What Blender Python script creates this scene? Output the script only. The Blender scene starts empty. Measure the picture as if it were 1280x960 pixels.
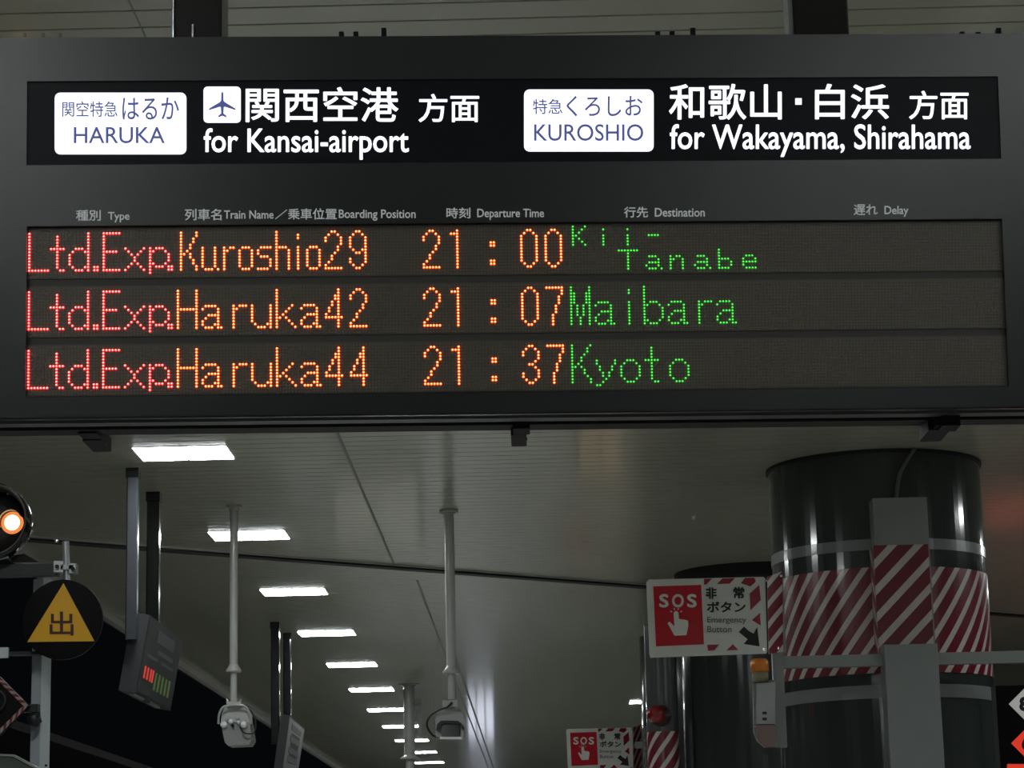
import bpy, math, random
import numpy as np
from mathutils import Vector, Matrix
random.seed(7)
sc = bpy.context.scene
COL = sc.collection
# ------------------------------------------------------------------ camera
F = 3000.0                       # focal length in pixels of the 1280x960 frame
EYE = Vector((0, 0, 1.6))
CZ = 5.6                         # ceiling height
_Y = Vector((673-640, -(1125-480), -F))
_a = -320.0
_b = (F*F + _Y.x*_a)/-_Y.y
AY = _Y.normalized(); AZ = Vector((_a, _b, -F)).normalized(); AX = AY.cross(AZ)
RC = Matrix((AX, AY, AZ))        # camera axes -> world axes
cd = bpy.data.cameras.new('camera'); cam = bpy.data.objects.new('camera', cd); COL.objects.link(cam)
cam.matrix_world = Matrix.Translation(EYE) @ RC.to_4x4()
cd.sensor_width = 36; cd.lens = F/1280*36; cd.clip_start = .05; cd.clip_end = 500
sc.camera = cam
# ------------------------------------------------------------------ world, exposure
w = bpy.data.worlds.new('world'); sc.world = w; w.use_nodes = True
w.node_tree.nodes['Background'].inputs[0].default_value = (.5, .6, .8, 1)
w.node_tree.nodes['Background'].inputs[1].default_value = .003
sc.view_settings.view_transform = 'Standard'; sc.view_settings.look = 'None'
sc.view_settings.exposure = 0.0; sc.view_settings.gamma = 1
sc.cycles.use_denoising = True; sc.cycles.max_bounces = 8; sc.cycles.diffuse_bounces = 4
LAMP = 46.0                      # radiance of the ceiling lamps

def ray(px, py): return RC @ Vector((px-640, 480-py, -F))
def P(px, py, d):                # point seen at a pixel on the plane y = d
    r = ray(px, py); return EYE + r*(d/r.y)
def C(px, py, z=CZ):             # point seen at a pixel on a horizontal plane
    r = ray(px, py); return EYE + r*((z-EYE.z)/r.z)

# ------------------------------------------------------------------ materials
def lin(c): return tuple((x/255/12.92 if x <= 10 else ((x/255+.055)/1.055)**2.4) for x in c)
def mat(name, col, rough=.5, metal=0, spec=.5, coat=0, emis=None, es=0, noise=0, nscale=20, bump=0, stretch=None):
    m = bpy.data.materials.new(name); m.use_nodes = True; nt = m.node_tree; b = nt.nodes['Principled BSDF']
    b.inputs['Base Color'].default_value = (*col, 1); b.inputs['Roughness'].default_value = rough
    b.inputs['Metallic'].default_value = metal; b.inputs['Specular IOR Level'].default_value = spec
    b.inputs['Coat Weight'].default_value = coat; b.inputs['Coat Roughness'].default_value = .08
    if emis: b.inputs['Emission Color'].default_value = (*emis, 1); b.inputs['Emission Strength'].default_value = es
    if noise or bump:
        tc = nt.nodes.new('ShaderNodeTexCoord'); n = nt.nodes.new('ShaderNodeTexNoise'); n.inputs['Scale'].default_value = nscale; n.inputs['Detail'].default_value = 4
        src = tc.outputs['Object']
        if stretch:
            mp = nt.nodes.new('ShaderNodeMapping'); mp.inputs['Scale'].default_value = stretch; nt.links.new(src, mp.inputs[0]); src = mp.outputs[0]
        nt.links.new(src, n.inputs['Vector'])
        if noise:
            mx = nt.nodes.new('ShaderNodeMix'); mx.data_type = 'RGBA'; mx.blend_type = 'MIX'
            mx.inputs[6].default_value = (*[c*(1-noise) for c in col], 1); mx.inputs[7].default_value = (*[min(1, c*(1+noise)) for c in col], 1)
            nt.links.new(n.outputs[0], mx.inputs[0]); nt.links.new(mx.outputs[2], b.inputs['Base Color'])
        if bump:
            bp = nt.nodes.new('ShaderNodeBump'); bp.inputs['Strength'].default_value = bump; bp.inputs['Distance'].default_value = .01
            nt.links.new(n.outputs[0], bp.inputs['Height']); nt.links.new(bp.outputs[0], b.inputs['Normal'])
    return m
def glow(name, col, s):
    m = mat(name, (.02, .02, .02), .4, emis=col, es=s); return m
def stripes(name, white, red, period, frac, rough=.3):
    m = mat(name, white, rough, coat=.4); nt = m.node_tree; b = nt.nodes['Principled BSDF']
    uv = nt.nodes.new('ShaderNodeUVMap'); sp = nt.nodes.new('ShaderNodeSeparateXYZ'); nt.links.new(uv.outputs[0], sp.inputs[0])
    def mth(op, a, c):
        n = nt.nodes.new('ShaderNodeMath'); n.operation = op
        for i, q in enumerate((a, c)):
            if q is None: continue
            if isinstance(q, (int, float)): n.inputs[i].default_value = q
            else: nt.links.new(q, n.inputs[i])
        return n.outputs[0]
    v = mth('GREATER_THAN', mth('FRACT', mth('DIVIDE', mth('SUBTRACT', sp.outputs[0], sp.outputs[1]), period), None), frac)
    nz = nt.nodes.new('ShaderNodeTexNoise'); nz.inputs['Scale'].default_value = 9; nt.links.new(uv.outputs[0], nz.inputs['Vector'])
    mx = nt.nodes.new('ShaderNodeMix'); mx.data_type = 'RGBA'; mx.inputs[6].default_value = (*white, 1); mx.inputs[7].default_value = (*red, 1)
    nt.links.new(v, mx.inputs[0])
    m2 = nt.nodes.new('ShaderNodeMix'); m2.data_type = 'RGBA'; m2.blend_type = 'MULTIPLY'; m2.inputs[0].default_value = .25
    nt.links.new(mx.outputs[2], m2.inputs[6]); nt.links.new(nz.outputs[0], m2.inputs[7]); nt.links.new(m2.outputs[2], b.inputs['Base Color'])
    return m
M = dict(
    sign=mat('sign_paint', (.0055, .0075, .0095), .25, spec=1.0, noise=.15, nscale=60),
    signdark=mat('sign_underside', (.006, .006, .006), .5),
    groove=mat('sign_grey_strip', (.05, .05, .05), .4),
    header=mat('header_glass', (.004, .005, .008), .35, spec=.25, noise=.1),
    ledface=mat('led_face', (.075, .063, .042), .36, spec=.9, noise=.2, nscale=35),
    ledbar=mat('led_divider', (.05, .048, .038), .45),
    diode=mat('unlit_diode', (.19, .165, .11), .3),
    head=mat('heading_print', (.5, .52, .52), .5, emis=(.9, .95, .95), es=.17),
    white=glow('lit_letter_white', (.86, .88, 1.0), 1.5),
    badge=glow('lit_badge_white', (.86, .88, 1.0), 1.45),
    ink=mat('badge_ink', (.03, .04, .16), .5, emis=(.09, .11, .33), es=.7),
    r_core=glow('red_diode_core', (1, .50, .36), 2.2), r_ring=glow('red_diode_rim', (1, .003, .02), 3),
    o_core=glow('amber_diode_core', (1, .62, .20), 2.6), o_ring=glow('amber_diode_rim', (1, .05, .003), 3),
    g_core=glow('green_diode_core', (.17, 1, .16), 1.1), g_ring=glow('green_diode_rim', (.004, .42, .003), 1.0),
    lamp=glow('lamp_diffuser', (.90, .95, .95), LAMP), lampframe=mat('lamp_frame', (.6, .6, .6), .4),
    ceil=mat('ceiling_spandrel', (.52, .525, .415), .30, spec=.7, coat=.45, noise=.22, nscale=1.0, stretch=(1.6, .12, 1)),
    joint=mat('dark_joint', (.01, .01, .01), .6), seam=mat('ceiling_seam', (.28, .28, .26), .5),
    rim=mat('ceiling_rim', (.5, .5, .46), .4), edge=mat('canopy_outer', (.004, .004, .004), .7, spec=.2),
    floor=mat('platform_floor', (.42, .42, .40), .55, noise=.2, nscale=3), track=mat('trackbed', (.035, .033, .03), .9, noise=.4, nscale=8),
    pillar=mat('pillar_gloss', (.044, .052, .050), .13, spec=.5, coat=.4), rimblack=mat('pillar_rim', (.008, .008, .008), .5),
    band=mat('pillar_band', (.22, .235, .235), .3, coat=.3),
    duct=mat('duct_grey', (.27, .285, .28), .33, coat=.2, noise=.08, nscale=6), bar=mat('bar_grey', (.30, .32, .30), .42),
    stripe=stripes('hazard_film', (.72, .66, .61), (.20, .010, .024), .238, .36),
    stripes2=stripes('hazard_film_small', (.85, .8, .78), (.28, .012, .03), .18, .36),
    stripe3=stripes('hazard_film_diamond', (.45, .38, .36), (.2, .02, .02), .05, .5),
    plate=mat('sign_plate_white', (.72, .73, .67), .14, coat=.6), red=mat('print_red', (.55, .008, .024), .14, coat=.6),
    red2=mat('print_red_stripe', (.30, .008, .025), .2, coat=.3),
    black=mat('print_black', (.008, .008, .008), .35), greyprint=mat('print_grey', (.12, .12, .12), .4), platewhite=mat('print_white', (.8, .77, .72), .2, coat=.4),
    amber=mat('amber_plastic', (.85, .24, .01), .18, coat=.6), beige=mat('beige_collar', (.30, .28, .17), .4), pink=mat('pink_cover', (.25, .17, .155), .4),
    bell=mat('red_bell', (.30, .006, .012), .15, coat=.8), bellbase=mat('bell_base', (.05, .03, .03), .5),
    cable=mat('beige_cable', (.16, .15, .12), .5), blackcable=mat('black_cable', (.01, .01, .01), .5),
    pole=mat('pole_white', (.5, .51, .48), .35, coat=.2), cambody=mat('camera_housing', (.46, .47, .45), .38), camdark=mat('camera_lower_housing', (.26, .265, .255), .45), cambright=mat('camera_lens_white', (.9, .92, .92), .2),
    glass=mat('camera_window', (.01, .012, .012), .08, coat=1),
    post=mat('post_white', (.62, .67, .71), .45, noise=.1, nscale=5), galv=mat('galvanised', (.5, .52, .53), .35, metal=.6), dark=mat('dark_steel', (.02, .021, .024), .4),
    hood=mat('lamp_hood_black', (.012, .012, .012), .22, coat=.5), reflector=glow('lamp_halo', (1, .30, .08), .9), hoodedge=mat('hood_rim_grey', (.13, .12, .11), .3, coat=.4), lens=glow('orange_lamp', (1, .66, .34), 5),
    yellow=mat('yellow_print', (.86, .44, .01), .4), maroon=mat('maroon_print', (.06, .008, .004), .5),
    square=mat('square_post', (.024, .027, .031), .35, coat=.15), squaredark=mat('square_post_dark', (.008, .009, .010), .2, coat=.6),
    disp=mat('display_body', (.018, .019, .021), .5), dispface=mat('display_face', (.035, .04, .04), .5), dispwhite=mat('display_print', (.13, .145, .15), .5),
    dred=glow('display_red', (1, .06, .04), .5), dgreen=glow('display_green', (.09, .17, .03), .4),
    ledw=glow('board_white', (.50, .50, .47), .55), ledr=glow('board_red', (1, .05, .02), .62), ledboard=mat('board_black', (.004, .004, .004), .6, spec=.1),
    greensign=glow('exit_green', (.25, .8, .45), .5), hookm=mat('hook_black', (.006, .007, .007), .6, spec=.2),
    postblack=mat('hanger_black', (.006, .007, .007), .22, coat=.4), chrome=mat('chrome', (.7, .7, .7), .15, metal=1),
    canopy=mat('next_canopy', (.013, .013, .011), .8, spec=.1, noise=.3, nscale=2),
)

# ------------------------------------------------------------------ mesh builder
class MB:
    def __init__(s): s.v = []; s.f = []; s.uv = []; s.mi = []; s.sm = []
    def add(s, vs, fs, uvs=None, mi=0, smooth=False):
        n = len(s.v); s.v += [Vector(p) for p in vs]
        for i, f in enumerate(fs):
            s.f.append(tuple(k+n for k in f)); s.uv.append(uvs[i] if uvs else None); s.mi.append(mi); s.sm.append(smooth)
        return s
    def hexa(s, p, uvscale=False, mi=0):      # 8 points: bottom ring 4, top ring 4
        fs = [(0, 3, 2, 1), (4, 5, 6, 7), (0, 1, 5, 4), (1, 2, 6, 5), (2, 3, 7, 6), (3, 0, 4, 7)]
        uvs = None
        if uvscale:
            uvs = []
            for f in fs:
                q = [Vector(p[k]) for k in f]; n = (q[1]-q[0]).cross(q[2]-q[0])
                if abs(n.y) >= abs(n.x): uvs.append([(a.x, a.z) for a in q])
                else: uvs.append([(a.y, a.z) for a in q])
        return s.add(p, fs, uvs, mi)
    def box(s, a, b, M=None, uvs=False, bevel=0, mi=0):
        (x0, y0, z0), (x1, y1, z1) = a, b
        if bevel > 0:                          # chamfer the edges along z
            k = bevel
            ring = [(x0+k, y0), (x1-k, y0), (x1, y0+k), (x1, y1-k), (x1-k, y1), (x0+k, y1), (x0, y1-k), (x0, y0+k)]
            p = [(x, y, z0) for x, y in ring]+[(x, y, z1) for x, y in ring]
            if M is not None: p = [M @ Vector(q) for q in p]
            n = 8; fs = [tuple(range(n))[::-1], tuple(range(n, 2*n))]+[(i, (i+1) % n, (i+1) % n+n, i+n) for i in range(n)]
            return s.add(p, fs, None, mi)
        p = [(x0, y0, z0), (x1, y0, z0), (x1, y1, z0), (x0, y1, z0), (x0, y0, z1), (x1, y0, z1), (x1, y1, z1), (x0, y1, z1)]
        if M is not None: p = [M @ Vector(q) for q in p]
        return s.hexa(p, uvs, mi)
    def prism(s, pts, off, mi=0):             # polygon of 3D points, extruded by off
        n = len(pts); off = Vector(off); p = [Vector(q) for q in pts]; p = p+[q+off for q in p]
        return s.add(p, [tuple(range(n)), tuple(range(n, 2*n))[::-1]]+[(i, i+n, (i+1) % n+n, (i+1) % n) for i in range(n)], None, mi)
    def cyl(s, a, b, r, r2=None, seg=20, smooth=True, caps=True):
        a = Vector(a); b = Vector(b); r2 = r if r2 is None else r2; d = (b-a).normalized()
        u = d.orthogonal().normalized(); v = d.cross(u)
        A = [a+(u*math.cos(t)+v*math.sin(t))*r for t in [2*math.pi*i/seg for i in range(seg)]]
        B = [b+(u*math.cos(t)+v*math.sin(t))*r2 for t in [2*math.pi*i/seg for i in range(seg)]]
        s.add(A+B, [(i, (i+1) % seg, (i+1) % seg+seg, i+seg) for i in range(seg)], None, 0, smooth)
        if caps: s.add(A, [tuple(range(seg))[::-1]]); s.add(B, [tuple(range(seg))])
        return s
    def lathe(s, o, ax, prof, seg=24):        # prof: (distance along axis, radius)
        o = Vector(o); ax = Vector(ax).normalized(); u = ax.orthogonal().normalized(); v = ax.cross(u); n = len(prof)
        vs = [o+ax*h+(u*math.cos(2*math.pi*i/seg)+v*math.sin(2*math.pi*i/seg))*max(r, 1e-4) for h, r in prof for i in range(seg)]
        fs = [(k*seg+i, k*seg+(i+1) % seg, (k+1)*seg+(i+1) % seg, (k+1)*seg+i) for k in range(n-1) for i in range(seg)]
        return s.add(vs, fs, None, 0, True)
    def tube(s, pts, r, seg=8):
        pts = [Vector(p) for p in pts]
        q = []
        for i in range(len(pts)-1):           # Catmull-Rom
            p0 = pts[max(i-1, 0)]; p1 = pts[i]; p2 = pts[i+1]; p3 = pts[min(i+2, len(pts)-1)]
            for t in [k/6 for k in range(6)]:
                q.append(.5*((2*p1)+(p2-p0)*t+(2*p0-5*p1+4*p2-p3)*t*t+(3*p1-p0-3*p2+p3)*t**3))
        q.append(pts[-1]); u = (q[1]-q[0]).orthogonal().normalized(); vs = []
        for i, p in enumerate(q):
            d = (q[min(i+1, len(q)-1)]-q[max(i-1, 0)]).normalized(); u = (u-d*u.dot(d)).normalized(); v = d.cross(u)
            vs += [p+(u*math.cos(2*math.pi*k/seg)+v*math.sin(2*math.pi*k/seg))*r for k in range(seg)]
        n = len(q); fs = [(k*seg+i, k*seg+(i+1) % seg, (k+1)*seg+(i+1) % seg, (k+1)*seg+i) for k in range(n-1) for i in range(seg)]
        fs += [tuple(range(seg))[::-1], tuple(range((n-1)*seg, n*seg))]
        return s.add(vs, fs, None, 0, True)
WM = {}                                       # world matrix of every object made
def link(o, parent=None, Mw=None):
    COL.objects.link(o); Mw = Mw or Matrix.Identity(4)
    if parent is not None:
        o.parent = parent; o.matrix_basis = WM[parent.name].inverted() @ Mw
    else: o.matrix_basis = Mw
    WM[o.name] = Mw; return o
def obj(name, mb, m, parent=None, kind=None, label=None, origin=None):
    """one mesh object; the builder holds world coordinates"""
    if parent is not None: Mw = WM[parent.name]
    else:
        if origin is None:
            xs = [v for v in mb.v]; c = sum(xs, Vector())/len(xs); origin = (c.x, c.y, min(v.z for v in xs))
        Mw = Matrix.Translation(Vector(origin))
    inv = Mw.inverted(); me = bpy.data.meshes.new(name)
    me.from_pydata([inv @ v for v in mb.v], [], mb.f); ms = m if isinstance(m, list) else [m]
    for q in ms: me.materials.append(q)
    if any(u is not None for u in mb.uv):
        l = me.uv_layers.new(name='UVMap').data; k = 0
        for f, u in zip(mb.f, mb.uv):
            for i in range(len(f)):
                if u: l[k].uv = u[i]
                k += 1
    me.polygons.foreach_set('use_smooth', mb.sm); me.polygons.foreach_set('material_index', mb.mi)
    me.update(); o = bpy.data.objects.new(name, me); link(o, parent, Mw)
    if kind: o['kind'] = kind
    if label: o['label'] = label
    return o
def thing(name, label, cat, loc, group=None, Mw=None):
    o = bpy.data.objects.new(name, None); o.empty_display_size = .1
    link(o, None, Mw or Matrix.Translation(Vector(loc))); return tag(o, label, cat, group)
def tag(o, label, cat, group=None):
    o['label'] = label; o['category'] = cat
    if group: o['group'] = group
    return o
def struct(name, mb, m, origin=None):
    return obj(name, mb, m, None, 'structure', origin=origin)
def text2d(s, bold=0.0):
    """glyph outlines as a flat mesh in a unit box: (verts, faces, aspect)"""
    c = bpy.data.curves.new('glyphs', 'FONT'); c.body = s; c.size = 1; c.resolution_u = 4
    o = bpy.data.objects.new('glyphs', c); COL.objects.link(o); bpy.context.view_layer.update()
    ev = o.evaluated_get(bpy.context.evaluated_depsgraph_get()); me = ev.to_mesh()
    v = [(p.co.x, p.co.y) for p in me.vertices]; f = [tuple(p.vertices) for p in me.polygons]
    ev.to_mesh_clear(); bpy.data.objects.remove(o); bpy.data.curves.remove(c)
    x0 = min(p[0] for p in v)-bold; x1 = max(p[0] for p in v)+bold; y0 = min(p[1] for p in v)-bold; y1 = max(p[1] for p in v)+bold
    V = []; FF = []; n = len(v)
    offs = [(0, 0)] if not bold else [(bold*math.cos(t), bold*math.sin(t)) for t in [math.pi*k/4 for k in range(8)]]+[(0, 0)]
    for k, (dx, dy) in enumerate(offs):
        V += [((p[0]+dx-x0)/(x1-x0), (p[1]+dy-y0)/(y1-y0), k) for p in v]; FF += [tuple(i+k*n for i in q) for q in f]
    return V, FF
def text(name, s, m, parent, fn, box, nrm, bold=0, lift=.0015, step=.00004, label=None):
    """fn(px,py)->3D on the surface; box = (x0,ytop,x1,ybottom) ink box of the print on it"""
    V, FF = text2d(s, bold); x0, t, x1, b = box
    o = fn(x0, b); ux = (fn(x1, b)-o+fn(x1, t)-fn(x0, t))/2; uy = (fn(x0, t)-o+fn(x1, t)-fn(x1, b))/2; nrm = Vector(nrm)
    mb = MB(); mb.add([o+ux*x+uy*y+nrm*(lift+k*step) for x, y, k in V], FF)
    return obj(name, mb, m, parent, label=label)
def rrect(x0, y0, x1, y1, r, n=5):
    out = []
    for cx, cy, a0 in ((x1-r, y0+r, -90), (x1-r, y1-r, 0), (x0+r, y1-r, 90), (x0+r, y0+r, 180)):
        out += [(cx+r*math.cos(math.radians(a0+90*k/n)), cy+r*math.sin(math.radians(a0+90*k/n))) for k in range(n+1)]
    return out

# ================================================================== SETTING
XL, XR = -5.8, 10.1
YB, YF = -16.0, 110.0
# floor, trackbed
mb = MB(); mb.box((XL-.1, YB, -.3), (XR, YF, 0)); struct('floor', mb, M['floor'])
mb = MB(); mb.box((-18, YB, -1.4), (XL-.1, YF, -1.3)); struct('floor', mb, M['track'])
# ceiling: spandrel strips running across the platform
PITCH = .215; REC = .012
def strip(mb, y):
    z = CZ; g = .018
    mb.box((XL, y, z), (XR, y+PITCH-g, z+.03)); mb.box((XL, y+PITCH-g, z+REC), (XR, y+PITCH, z+.03))
ny0 = int((YB)/PITCH); ny1 = int(YF/PITCH)
back = MB(); back.box((XL, YB, CZ+.03), (XR, YF, CZ+.2)); ceiling = struct('ceiling', back, M['ceil'], origin=(0, 0, CZ))
near = [k for k in range(ny0, ny1) if 9.9 < k*PITCH < 12.2]
rest = MB()
for k in range(ny0, ny1):
    if k not in near: strip(rest, k*PITCH)
obj('ceiling_strips', rest, M['ceil'], ceiling, 'stuff')
pl = MB(); strip(pl, 0); proto = obj('ceiling_strip', pl, M['ceil'], ceiling)
for i, k in enumerate(near):
    o = proto if i == 0 else proto.copy()
    if i: COL.objects.link(o); o.parent = ceiling
    b = Matrix.Translation((0, k*PITCH, 0)); o.matrix_basis = WM[ceiling.name].inverted() @ b @ WM[ceiling.name]
# seams along the platform, slanting expansion joint, edge rims
def seam(x, y0, y1, n, m='seam', w=.012, h=.006):
    mb = MB(); mb.box((x-w, y0, CZ-h), (x+w, y1, CZ+.001)); struct(n, mb, M[m])
seam(C(430, 560).x, 20, 29, 'trim_1'); seam(C(522, 727).x, 30.3, 110, 'trim_2', w=.016); seam(C(575, 838).x, 40, 110, 'trim_3', w=.018)
seam(C(170, 20).x, 9, 14, 'trim_4', w=.004, h=.003)
a = C(20, 669.5); b = C(1290, 768); dd = (b-a).normalized(); a -= dd*.02; n_ = Vector((-dd.y, dd.x, 0))*.17; h = Vector((0, 0, -.035))
ye = (XR-a.x)/dd.x; b2 = a+dd*ye; a2 = a+dd*((XL-a.x)/dd.x)
mb = MB(); mb.hexa([a2+h, b2+h, b2+n_+h, a2+n_+h, a2, b2, b2+n_, a2+n_]); struct('trim_5', mb, M['joint'])
mb = MB(); n2 = n_*.35; a3 = a2-n2; b3 = b2-n2; h2 = Vector((0, 0, -.012)); mb.hexa([a3+h2, b3+h2, b2+h2, a2+h2, a3, b3, b2, a2]); struct('trim_6', mb, M['rim'])
mb = MB(); mb.box((XL-.10, YB, CZ-.10), (XL, YF, CZ+.2)); struct('trim_7', mb, M['rim'])
mb = MB(); mb.box((XR, YB, CZ-.10), (XR+.1, YF, CZ+.2)); struct('trim_8', mb, M['rim'])
mb = MB(); mb.box((XL-.6, YB, CZ+.2), (XR+.6, YF, CZ+.5)); struct('roof', mb, M['edge'])

# ceiling lamps
def lamp(loc, label, group):
    t = thing('ceiling_lamp', label, 'lamp', loc, group); x, y, z = loc; w_, d_ = .41, .31
    f = MB(); f.box((x-w_-.02, y-d_-.02, z), (x+w_+.02, y+d_+.02, z+.02))
    obj('lamp_frame', f, M['lampframe'], t)
    for s in (-1, 1):
        q = MB(); a0 = x-w_ if s < 0 else x+.012; q.box((a0, y-d_, z-.004), (a0+w_-.012, y+d_, z)); obj('diffuser', q, M['lamp'], t)
    return t
names = ['nearest and largest of the row, under the departure board', 'second of the row, crossed by the white camera pole', 'third of the row, right of the camera pole',
         'fourth of the row, above the pair of dark square posts', 'fifth of the row, halfway down', 'sixth of the row, left of the thick far pole']
order_ = ['first', 'second', 'third', 'fourth', 'fifth', 'sixth']
LY = [C(230, 566).y+4.97*k for k in range(-8, 14)]; LX = C(230, 566).x
order = ['seventh', 'eighth', 'ninth', 'tenth', 'eleventh', 'twelfth', 'thirteenth', 'last']
far = ['seventh of the left row, its right end near the thick far pole', 'eighth of the left row, passing behind the thick far pole', 'ninth of the left row, just right of the thick far pole',
       'tenth of the left row, low beside the thick far pole', 'eleventh of the left row, cut by the bottom edge', 'twelfth of the left row, below the bottom edge', 'thirteenth of the left row, below the bottom edge', 'last of the left row, below the bottom edge']
behind = ['hidden behind the departure board', 'beyond the left edge, before the board', 'just ahead of the viewer at upper left', 'above the viewer on the left', 'first behind the viewer on the left', 'second behind the viewer on the left', 'third behind the viewer on the left']
for k, y in zip(range(-8, 14), LY):
    if k == -3: continue
    if 0 <= k < 6: l = 'bright rectangular ceiling lamp, '+names[k]; g_ = 'ceiling lamps of the left row'
    elif k < 0: l = 'rectangular ceiling lamp '+behind[-k-1 if k > -3 else -k-2]; g_ = 'left row lamps out of view'
    else: l = 'small ceiling lamp, '+far[k-6]; g_ = 'distant lamps of the left row'
    lamp((LX, y, CZ-.006), l, g_)
for i, k in enumerate(range(-8, -3)):
    lamp((5.0, C(230, 566).y+4.97*k, CZ-.006), 'rectangular ceiling lamp behind the viewer on the right, %s from the back' % order_[i], 'right lamps behind the viewer')
for i, k in enumerate((-3, -2, -1, 0, 1, 2)):
    lamp((7.9, C(230, 566).y+1.2+4.97*k, CZ-.006), 'rectangular ceiling lamp beyond the right edge, %s beside the platform' % order_[i], 'right lamps beyond the picture edge')
p = C(812, 877); lamp((p.x, p.y, CZ-.006), 'lone distant ceiling lamp half hidden by the grey casing with the red bell', 'lamp by the bell')

# next platform's canopy edge, far left in the dark
mb = MB(); a = P(76, 920, 36); mb.box((a.x-3, 30, a.z-.12), (a.x, 90, a.z)); 
o = obj('canopy_beam', mb, M['canopy']); tag(o, 'dim grey canopy edge of the next platform in the dark at lower left', 'canopy')
mb = MB()
for yy in (34, 62, 88): mb.box((a.x-1.6, yy, -1.3), (a.x-1.3, yy+.3, a.z-.12))
obj('canopy_post', mb, M['edge'], o)

# ================================================================== DEPARTURE BOARD
def solve_pose():
    pts = np.array([(0,1,37.5,292.5),(0,13,36.8,338),(0,20,36.4,365.3),(0,32,36.05,411),(130,1,538,289.1),(128,13,530.7,334.1),(173,11,701.8,325.7),(177,0,715.9,284.2),(237,11,943.5,323.4),(200,20,804.2,359.1),(230,32,919,403),(176,39,715,432.2),(176,51,715.7,477.6),(214,46,860,457.3),(108,39,455.2,434.9),(0,51,33.2,485.3),(319.5,-.8,1253.5,274),(319.5,54.3,1260.5,484.5)])
    def rot(r):
        t = np.linalg.norm(r)+1e-12; k = r/t; K = np.array([[0,-k[2],k[1]],[k[2],0,-k[0]],[-k[1],k[0],0]])
        return np.eye(3)+np.sin(t)*K+(1-np.cos(t))*K@K
    def proj(q):
        X = np.c_[pts[:,0]*.0075, -pts[:,1]*.0075*q[6], np.zeros(len(pts))]@rot(q[:3]).T+q[3:6]
        return np.c_[640-F*X[:,0]/X[:,2], 480+F*X[:,1]/X[:,2]]
    q = np.array([0,0,0,-1.2,.37,-5.9,1.])
    for it in range(40):
        r = (proj(q)-pts[:,2:]).ravel(); J = []
        for i in range(7):
            d = np.zeros(7); d[i] = 1e-6; J.append(((proj(q+d)-pts[:,2:]).ravel()-r)/1e-6)
        J = np.array(J).T; q = q-np.linalg.solve(J.T@J+np.diag([1e-2]*3+[0]*4), J.T@r)
    return rot(q[:3]), q[3:6], q[6]
_R, _T, ASP = solve_pose()
PU = .0075; PV = .0075*ASP
SM = Matrix.Translation(EYE) @ RC.to_4x4() @ Matrix.Translation(Vector(_T)) @ Matrix(_R.tolist()).to_4x4()   # board frame -> world: x right, y up, z towards viewer
SMI = SM.inverted(); SN = (SM.to_3x3() @ Vector((0, 0, 1))).normalized()
def SL(px, py, n=0):             # pixel -> board-local coordinates on the plane z = n
    o = SMI @ EYE; d = SMI.to_3x3() @ ray(px, py); t = (n-o.z)/d.z; return o+d*t
def S(px, py, n=0): return SM @ SL(px, py, n)
FR = .014                        # the face stands this far proud of the diode plane
tl = SL(-60, 46, FR); bl = SL(-60, 521, FR); tr = SL(1325, 43, FR); br = SL(1325, 509, FR)
BX0, BX1 = tl.x, tr.x; BY1 = (tl.y+tr.y)/2+.0; BY0 = (bl.y+br.y)/2
board = thing('departure_board', 'large black hanging train departure board with lit white headers and three dotted text rows', 'departure board', (0, 0, 0), Mw=SM)
def rect(p0, p1, n):             # mean rectangle from two opposite pixels
    a = SL(*p0, n); b = SL(*p1, n); return a.x, b.y, b.x, a.y
h0 = SL(34, 101, FR); h1 = SL(1248, 96, FR); h2 = SL(33, 206, FR); h3 = SL(1251, 199, FR)
HX0, HX1, HY1, HY0 = (h0.x+h2.x)/2, (h1.x+h3.x)/2, (h0.y+h1.y)/2, (h2.y+h3.y)/2
l0 = SL(34, 282, FR); l1 = SL(1253.5, 274, FR); l2 = SL(31.5, 495, FR); l3 = SL(1260.5, 484.5, FR)
LX0, LX1, LY1, LY0 = (l0.x+l2.x)/2, (l1.x+l3.x)/2, (l0.y+l1.y)/2, (l2.y+l3.y)/2
mb = MB()
def fb(x0, y0, x1, y1, z0=-.03, z1=FR): mb.box((x0, y0, z0), (x1, y1, z1), SM)
fb(BX0, HY1, BX1, BY1); fb(BX0, LY1, BX1, HY0); fb(BX0, BY0, BX1, LY0)
fb(BX0, HY0, HX0, HY1); fb(HX1, HY0, BX1, HY1); fb(BX0, LY0, LX0, LY1); fb(LX1, LY0, BX1, LY1)
obj('front_panel', mb, M['sign'], board)
mb = MB(); mb.box((BX0, BY0+.004, -.30), (BX1, BY1-.004, -.032), SM); obj('housing', mb, M['signdark'], board)
mb = MB(); mb.box((BX0, BY0-.004, -.022), (BX1, BY0+.006, .004), SM); obj('bottom_lip', mb, M['sign'], board)
mb = MB(); mb.box((BX0, BY0-.006, -.16), (BX1, BY0+.006, -.075), SM); obj('bottom_strip', mb, M['groove'], board)
mb = MB(); mb.box((BX0, BY0-.010, -.34), (BX1, BY0+.02, -.20), SM); obj('bottom_rail', mb, M['hookm'], board)
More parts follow.
